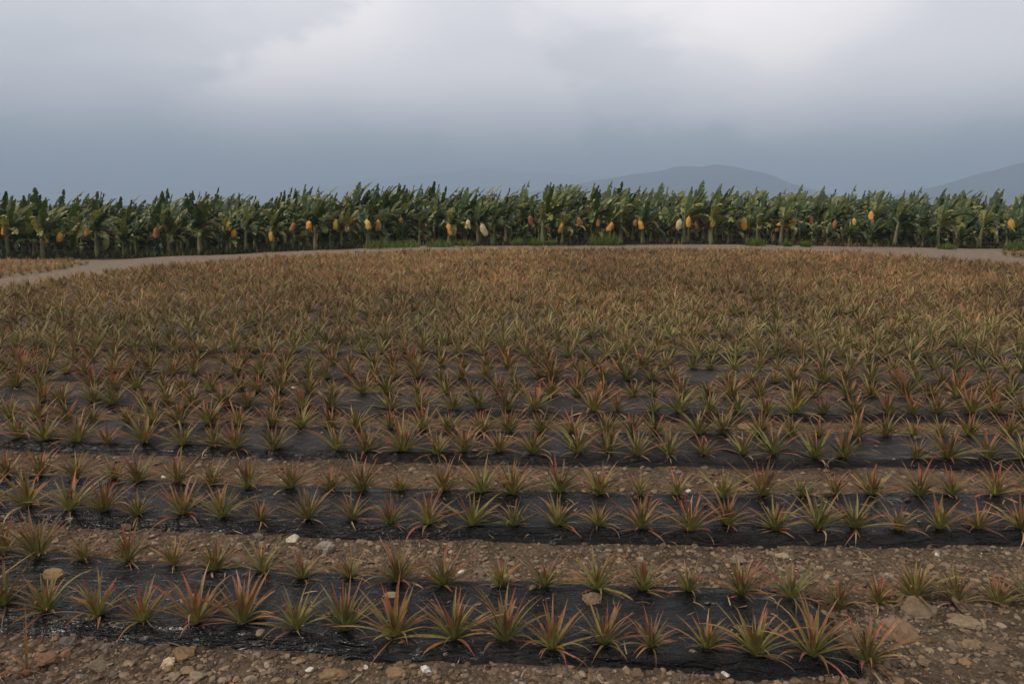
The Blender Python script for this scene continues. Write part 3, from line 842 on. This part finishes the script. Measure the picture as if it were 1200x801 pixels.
for i, (px, py, c, s) in enumerate(BAGS):
    Y = 37.8 + R.uniform(-.1, .5); X, Z = at_y(px, py, Y)
    o = link('fruit_bag', BAGM[c][i % 3]); o.location = (X, Y, Z); bz = R.uniform(.85, 1.05); s2 = s * .78; o.scale = (s2 * R.uniform(.8, 1.2), s2 * .95, s2 * R.uniform(.72, 1.1)); o.rotation_euler = (R.gauss(0, .1), R.gauss(0, .2), R.gauss(0, .5))
    st = link('fruit_stalk', STALK, o)
    tag(o, '%s %s fruit bag hanging from a banana stalk, %s bag from the left' % ('small' if s < .95 else 'plump' if s > 1.12 else 'medium', c, ordinal(i + 1)), 'fruit bag', 'fruit bags hanging from the banana plants')

# ------------------------------------------------------------------ weeds and grass
def tuft_mesh(seed, n, hgt, rad, cols):
    r = random.Random('tuft%d' % seed); mb = MB()
    for _ in range(n):
        rr = rad * math.sqrt(r.random()); a = r.uniform(0, 6.28)
        c = np.array(cols[r.randrange(len(cols))]) * r.uniform(.7, 1.25)
        v, q, cc = leaf_strip(hgt * r.uniform(.5, 1.1) * (1 - .4 * rr / rad), .022, r.uniform(0, 6.28), r.uniform(.7, 1.5), r.uniform(.1, 1.3), 4, (c * .8, c, c * 1.15), 0, .2, 2)
        mb.add(v + np.array([rr * math.cos(a), rr * math.sin(a), 0]), q, None, cc)
    return mb.mesh('grass_tuft', M_GRASS)
GT = [(.13, .175, .03), (.17, .20, .04), (.08, .115, .022)]
TUFTS = [(448, 293, 44, 11, 'broad bright green weed clump at the left of the banana front'), (478, 290, 30, 9, 'low green weed clump beside the broad bright clump'), (516, 290, 34, 9, 'green weed clump between pale bags and the track'), (607, 291, 14, 8, 'small green tuft on the track edge left of centre'), (628, 291, 16, 9, 'middle one of three small tufts on the track edge'), (645, 291, 12, 7, 'rightmost of three small tufts on the track edge'),
         (708, 286, 36, 14, 'tall rounded green bush under the dull bags'), (885, 290, 22, 10, 'bright green tuft under the cream bag'), (923, 291, 10, 6, 'tiny green tuft near the plump orange bag'), (944, 291, 12, 6, 'tiny green tuft before the dry grass bank'), (1190, 294, 26, 11, 'green weed clump at the right frame edge'), (545, 288, 20, 7, 'faint low tuft below the white bags'), (1110, 290, 20, 6, 'olive tuft below the young banana plants')]
for i, (px, py, w, h, lab) in enumerate(TUFTS):
    Y = 35.6 if py > 288 else 37.2
    X, _ = at_y(px, py, Y)
    d = Y / FW[1]
    s_w = w / F * Y / 2; s_h = h / F * Y * 1.7
    o = link('grass_tuft', tuft_mesh(i, 260, s_h, s_w, GT)); o.location = (X, Y, float(plain(np.array([X]), np.array([Y]))[0]) + .02)
    tag(o, lab, 'weed clump', 'weed clumps along the track')
mb = MB()
DG = [(.20, .125, .05), (.26, .17, .06), (.16, .12, .05)]; OG = [(.045, .055, .018), (.07, .07, .024), (.03, .045, .014)]
for _ in range(9000):
    X = R.uniform(-28, 28); Y = R.uniform(37.1, 38.6) if R.random() < .7 else R.uniform(38, 46)
    px = pix(X, Y, 1)[0]
    dens = .9 if px < 420 else .5
    if R.random() > dens: continue
    dry = (935 < px < 1030 and R.random() < .85) or (590 < px < 640 and R.random() < .5) or (770 < px < 800 and R.random() < .6) or R.random() < .12
    c = np.array((DG if dry else OG)[R.randrange(3)]) * R.uniform(.6, 1.2)
    hgt = R.uniform(.1, .28) if px > 420 else R.uniform(.15, .5)
    if dry: hgt = R.uniform(.12, .32)
    v, q, cc = leaf_strip(hgt, R.uniform(.03, .07), R.uniform(0, 6.28), R.uniform(.6, 1.5), R.uniform(.2, 1.4), 3, (c * .8, c, c * 1.1), 0, .2, 2)
    mb.add(v + np.array([X, Y, float(plain(np.array([X]), np.array([Y]))[0]) - .01]), q, None, cc)
tag(mb.obj('undergrowth', M_GRASS), 'dry and green grass growing under the front of the banana plants', 'undergrowth', kind='stuff')

# ------------------------------------------------------------------ mountains
def ridge(name, pts, Yc, depth, seed):
    p = np.array([(np.interp(0, [0], [0]) + (px - CX) / F * Yc, max(0, (HORIZON - py) / F * Yc + HC)) for px, py in pts])
    x = np.linspace(p[0, 0], p[-1, 0], 220); y = np.linspace(-1, 1, 50)
    X2, Y2 = np.meshgrid(x, y)
    h = np.interp(X2, p[:, 0], p[:, 1])
    prof = np.clip(1 - np.abs(Y2) ** 1.3, 0, 1)
    nz = fbm(X2 / 260, Y2 * depth / 260, 5, seed)
    z = h * prof + nz * h * .22 * (1 - prof) + 16 * fbm(X2 / 130, Y2 * 6, 4, seed + 3) * sstep(0, 60, h) * prof - 4
    mb = MB(); grid_mesh(mb, X2 * 1.0, Yc + Y2 * depth, z, np.ones(X2.shape + (3,)))
    tag(mb.obj(name, M_HILL), kind='structure')
ridge('mountain', [(540, 242), (620, 226), (700, 211), (760, 201), (800, 195.5), (832, 193), (852, 196), (880, 202), (915, 214), (950, 226), (985, 238), (1000, 242)], 4300, 700, 1)
ridge('mountain', [(300, 242), (400, 219), (440, 211), (500, 205), (560, 200), (620, 203), (680, 206), (760, 206), (840, 242)], 8200, 900, 5)
ridge('mountain', [(985, 243), (1020, 236), (1050, 229), (1090, 219), (1140, 204), (1175, 194), (1200, 187), (1260, 170), (1330, 160), (1450, 190), (1600, 242)], 3700, 700, 9)

# ------------------------------------------------------------------ haze
HAZE_D = 4.6e-4
import bmesh
bm = bmesh.new(); bmesh.ops.create_cube(bm, size=1)
for v in bm.verts: v.co = Vector((v.co.x * 19000, v.co.y * 19000, -9 if v.co.z < 0 else 420))
me = bpy.data.meshes.new('haze'); bm.to_mesh(me); bm.free()
m = bpy.data.materials.new('hazy_air'); m.use_nodes = True; nt = m.node_tree
nt.nodes.remove(nt.nodes['Principled BSDF'])
pv = nd(nt, 'ShaderNodeVolumePrincipled'); pv.inputs['Color'].default_value = (.455, .575, .735, 1); pv.inputs['Density'].default_value = HAZE_D; pv.inputs['Anisotropy'].default_value = 0.0
nt.links.new(pv.outputs[0], nt.nodes['Material Output'].inputs['Volume'])
me.materials.append(m); tag(link('haze', me), 'pale blue haze filling the air to the mountains', 'haze', kind='stuff')

# ------------------------------------------------------------------ sky and sun
SKY_K = 1.48
SUN_EL, SUN_AZ = math.radians(50), math.radians(248)     # azimuth clockwise from +Y: to the left and a little behind the camera
w = bpy.data.worlds.new('World'); S.world = w; w.use_nodes = True; nt = w.node_tree
bg = nt.nodes['Background']; bg.inputs['Strength'].default_value = .1
sky = nd(nt, 'ShaderNodeTexSky', sky_type='NISHITA'); sky.sun_disc = False; sky.sun_elevation = SUN_EL; sky.sun_rotation = SUN_AZ
sky.air_density = 1.5; sky.dust_density = 3
tc = nd(nt, 'ShaderNodeTexCoord').outputs['Generated']
sx = nd(nt, 'ShaderNodeSeparateXYZ'); nt.links.new(tc, sx.inputs[0]); dx, dy, dz = sx.outputs
def scaled(sxx, syy, szz):
    mp = nd(nt, 'ShaderNodeMapping'); mp.inputs['Scale'].default_value = (sxx, syy, szz); nt.links.new(tc, mp.inputs['Vector']); return mp.outputs[0]
N1 = noise(nt, 2.2, 6, .58, scaled(1, 1, 2.2), .3)
N2 = noise(nt, 5.5, 7, .6, scaled(1, 1, 2.0), .5)
N3 = noise(nt, 14, 5, .6, scaled(1, 1, 2.2), .3)
A = lambda a, b: math_(nt, 'ADD', a, b)
Mu = lambda a, b: math_(nt, 'MULTIPLY', a, b)
def smooth(v, a, b, lo=0., hi=1.):
    m = nd(nt, 'ShaderNodeMapRange', interpolation_type='SMOOTHSTEP'); m.inputs['From Min'].default_value = a; m.inputs['From Max'].default_value = b
    m.inputs['To Min'].default_value = lo; m.inputs['To Max'].default_value = hi; nt.links.new(v, m.inputs['Value']); return m.outputs[0]
def P(px, py):
    d = ray(px, py); d = d / np.linalg.norm(d); return d[0], d[2]
wob = A(Mu(A(N2, -.5), .16), Mu(A(N3, -.5), .07))
def half_plane(p1, p2, width, gain, soft=.020, reach=1.):
    """a cloud bank whose lit rim runs from p1 to p2; the bank lies to the right of that direction and fades away over `width`"""
    (x1, z1), (x2, z2) = P(*p1), P(*p2); l = math.hypot(x2 - x1, z2 - z1); nx, nz = (z2 - z1) / l, -(x2 - x1) / l
    s = A(A(Mu(dx, nx), Mu(dz, nz)), -(x1 * nx + z1 * nz)); s = A(s, wob)
    rim = smooth(s, -soft, soft); fade = smooth(s, 0, width, 1, 0)
    mx, mz = (x1 + x2) / 2, (z1 + z2) / 2
    tt = A(A(Mu(dx, (x2 - x1) / l), Mu(dz, (z2 - z1) / l)), -(mx * (x2 - x1) / l + mz * (z2 - z1) / l))
    al = smooth(math_(nt, 'ABSOLUTE', tt), l * .35 * reach, l * .9 * reach, 1, 0)
    return Mu(Mu(Mu(rim, fade), al), gain)
def blob(p, rx, rz, gain):
    x, z = P(*p); u = Mu(A(A(dx, -x), wob), 1 / rx); v = Mu(A(A(dz, -z), Mu(wob, .5)), 1 / rz)
    r2 = A(Mu(u, u), Mu(v, v)); return Mu(smooth(r2, 0, 1, 1, 0), gain)
b = smooth(dz, -.05, .17, .20, .53)
b = A(b, Mu(A(N1, -.5), .15)); b = A(b, Mu(A(N2, -.5), .15)); b = A(b, Mu(A(N3, -.5), .05))
b = A(b, half_plane((250, 95), (425, -15), .17, .16))
b = A(b, half_plane((705, 175), (640, 20), .20, -.09))
b = A(b, half_plane((905, 172), (690, 130), .20, .09, .022))
b = A(b, blob((700, -10), .12, .06, .13))
b = A(b, blob((890, 22), .17, .065, .19))
b = A(b, blob((560, 130), .18, .08, .07))
b = A(b, blob((1000, 110), .25, .08, .07))
b = A(b, blob((330, 170), .22, .08, -.05))
b = A(b, blob((-20, 60), .30, .16, -.07))
b = A(b, blob((1090, 170), .18, .04, -.05))
cl = ramp(nt, [(.12, (.125, .158, .185)), (.26, (.222, .243, .259)), (.42, (.398, .390, .406)), (.6, (.57, .535, .54)), (.85, (.78, .71, .67))], b)
cl10 = mixc(nt, 1.0, cl, (SKY_K * 10, SKY_K * 10, SKY_K * 10), 'MULTIPLY')
over = smooth(dz, .32, .6); cl10 = mixc(nt, over, cl10, (4.8, 4.5, 4.2)); final = mixc(nt, .93, sky.outputs[0], cl10)
nt.links.new(final, bg.inputs['Color'])
sd = bpy.data.lights.new('sun', 'SUN'); sd.energy = 1.5; sd.angle = math.radians(10); sd.color = (1, .92, .80)
so = bpy.data.objects.new('sun', sd); COL.objects.link(so)
sv = Vector((math.sin(SUN_AZ) * math.cos(SUN_EL), math.cos(SUN_AZ) * math.cos(SUN_EL), math.sin(SUN_EL)))
so.rotation_euler = sv.to_track_quat('Z', 'Y').to_euler(); so.location = (0, 0, 30)

# ------------------------------------------------------------------ camera and render settings
cam = bpy.data.cameras.new('camera'); cam.sensor_width = 36; cam.sensor_fit = 'HORIZONTAL'; cam.lens = 36 * F / 1200; cam.clip_end = 20000; cam.clip_start = .05
co = bpy.data.objects.new('camera', cam); COL.objects.link(co); co.location = (0, 0, HC); co.rotation_euler = (PI / 2 - PITCH, 0, 0); S.camera = co
S.view_settings.view_transform = 'Standard'; S.view_settings.look = 'None'; S.view_settings.exposure = .76; S.view_settings.gamma = 1
S.render.engine = 'CYCLES'
S.cycles.use_denoising = True
S.cycles.max_bounces = 6; S.cycles.volume_bounces = 1; S.cycles.transparent_max_bounces = 6
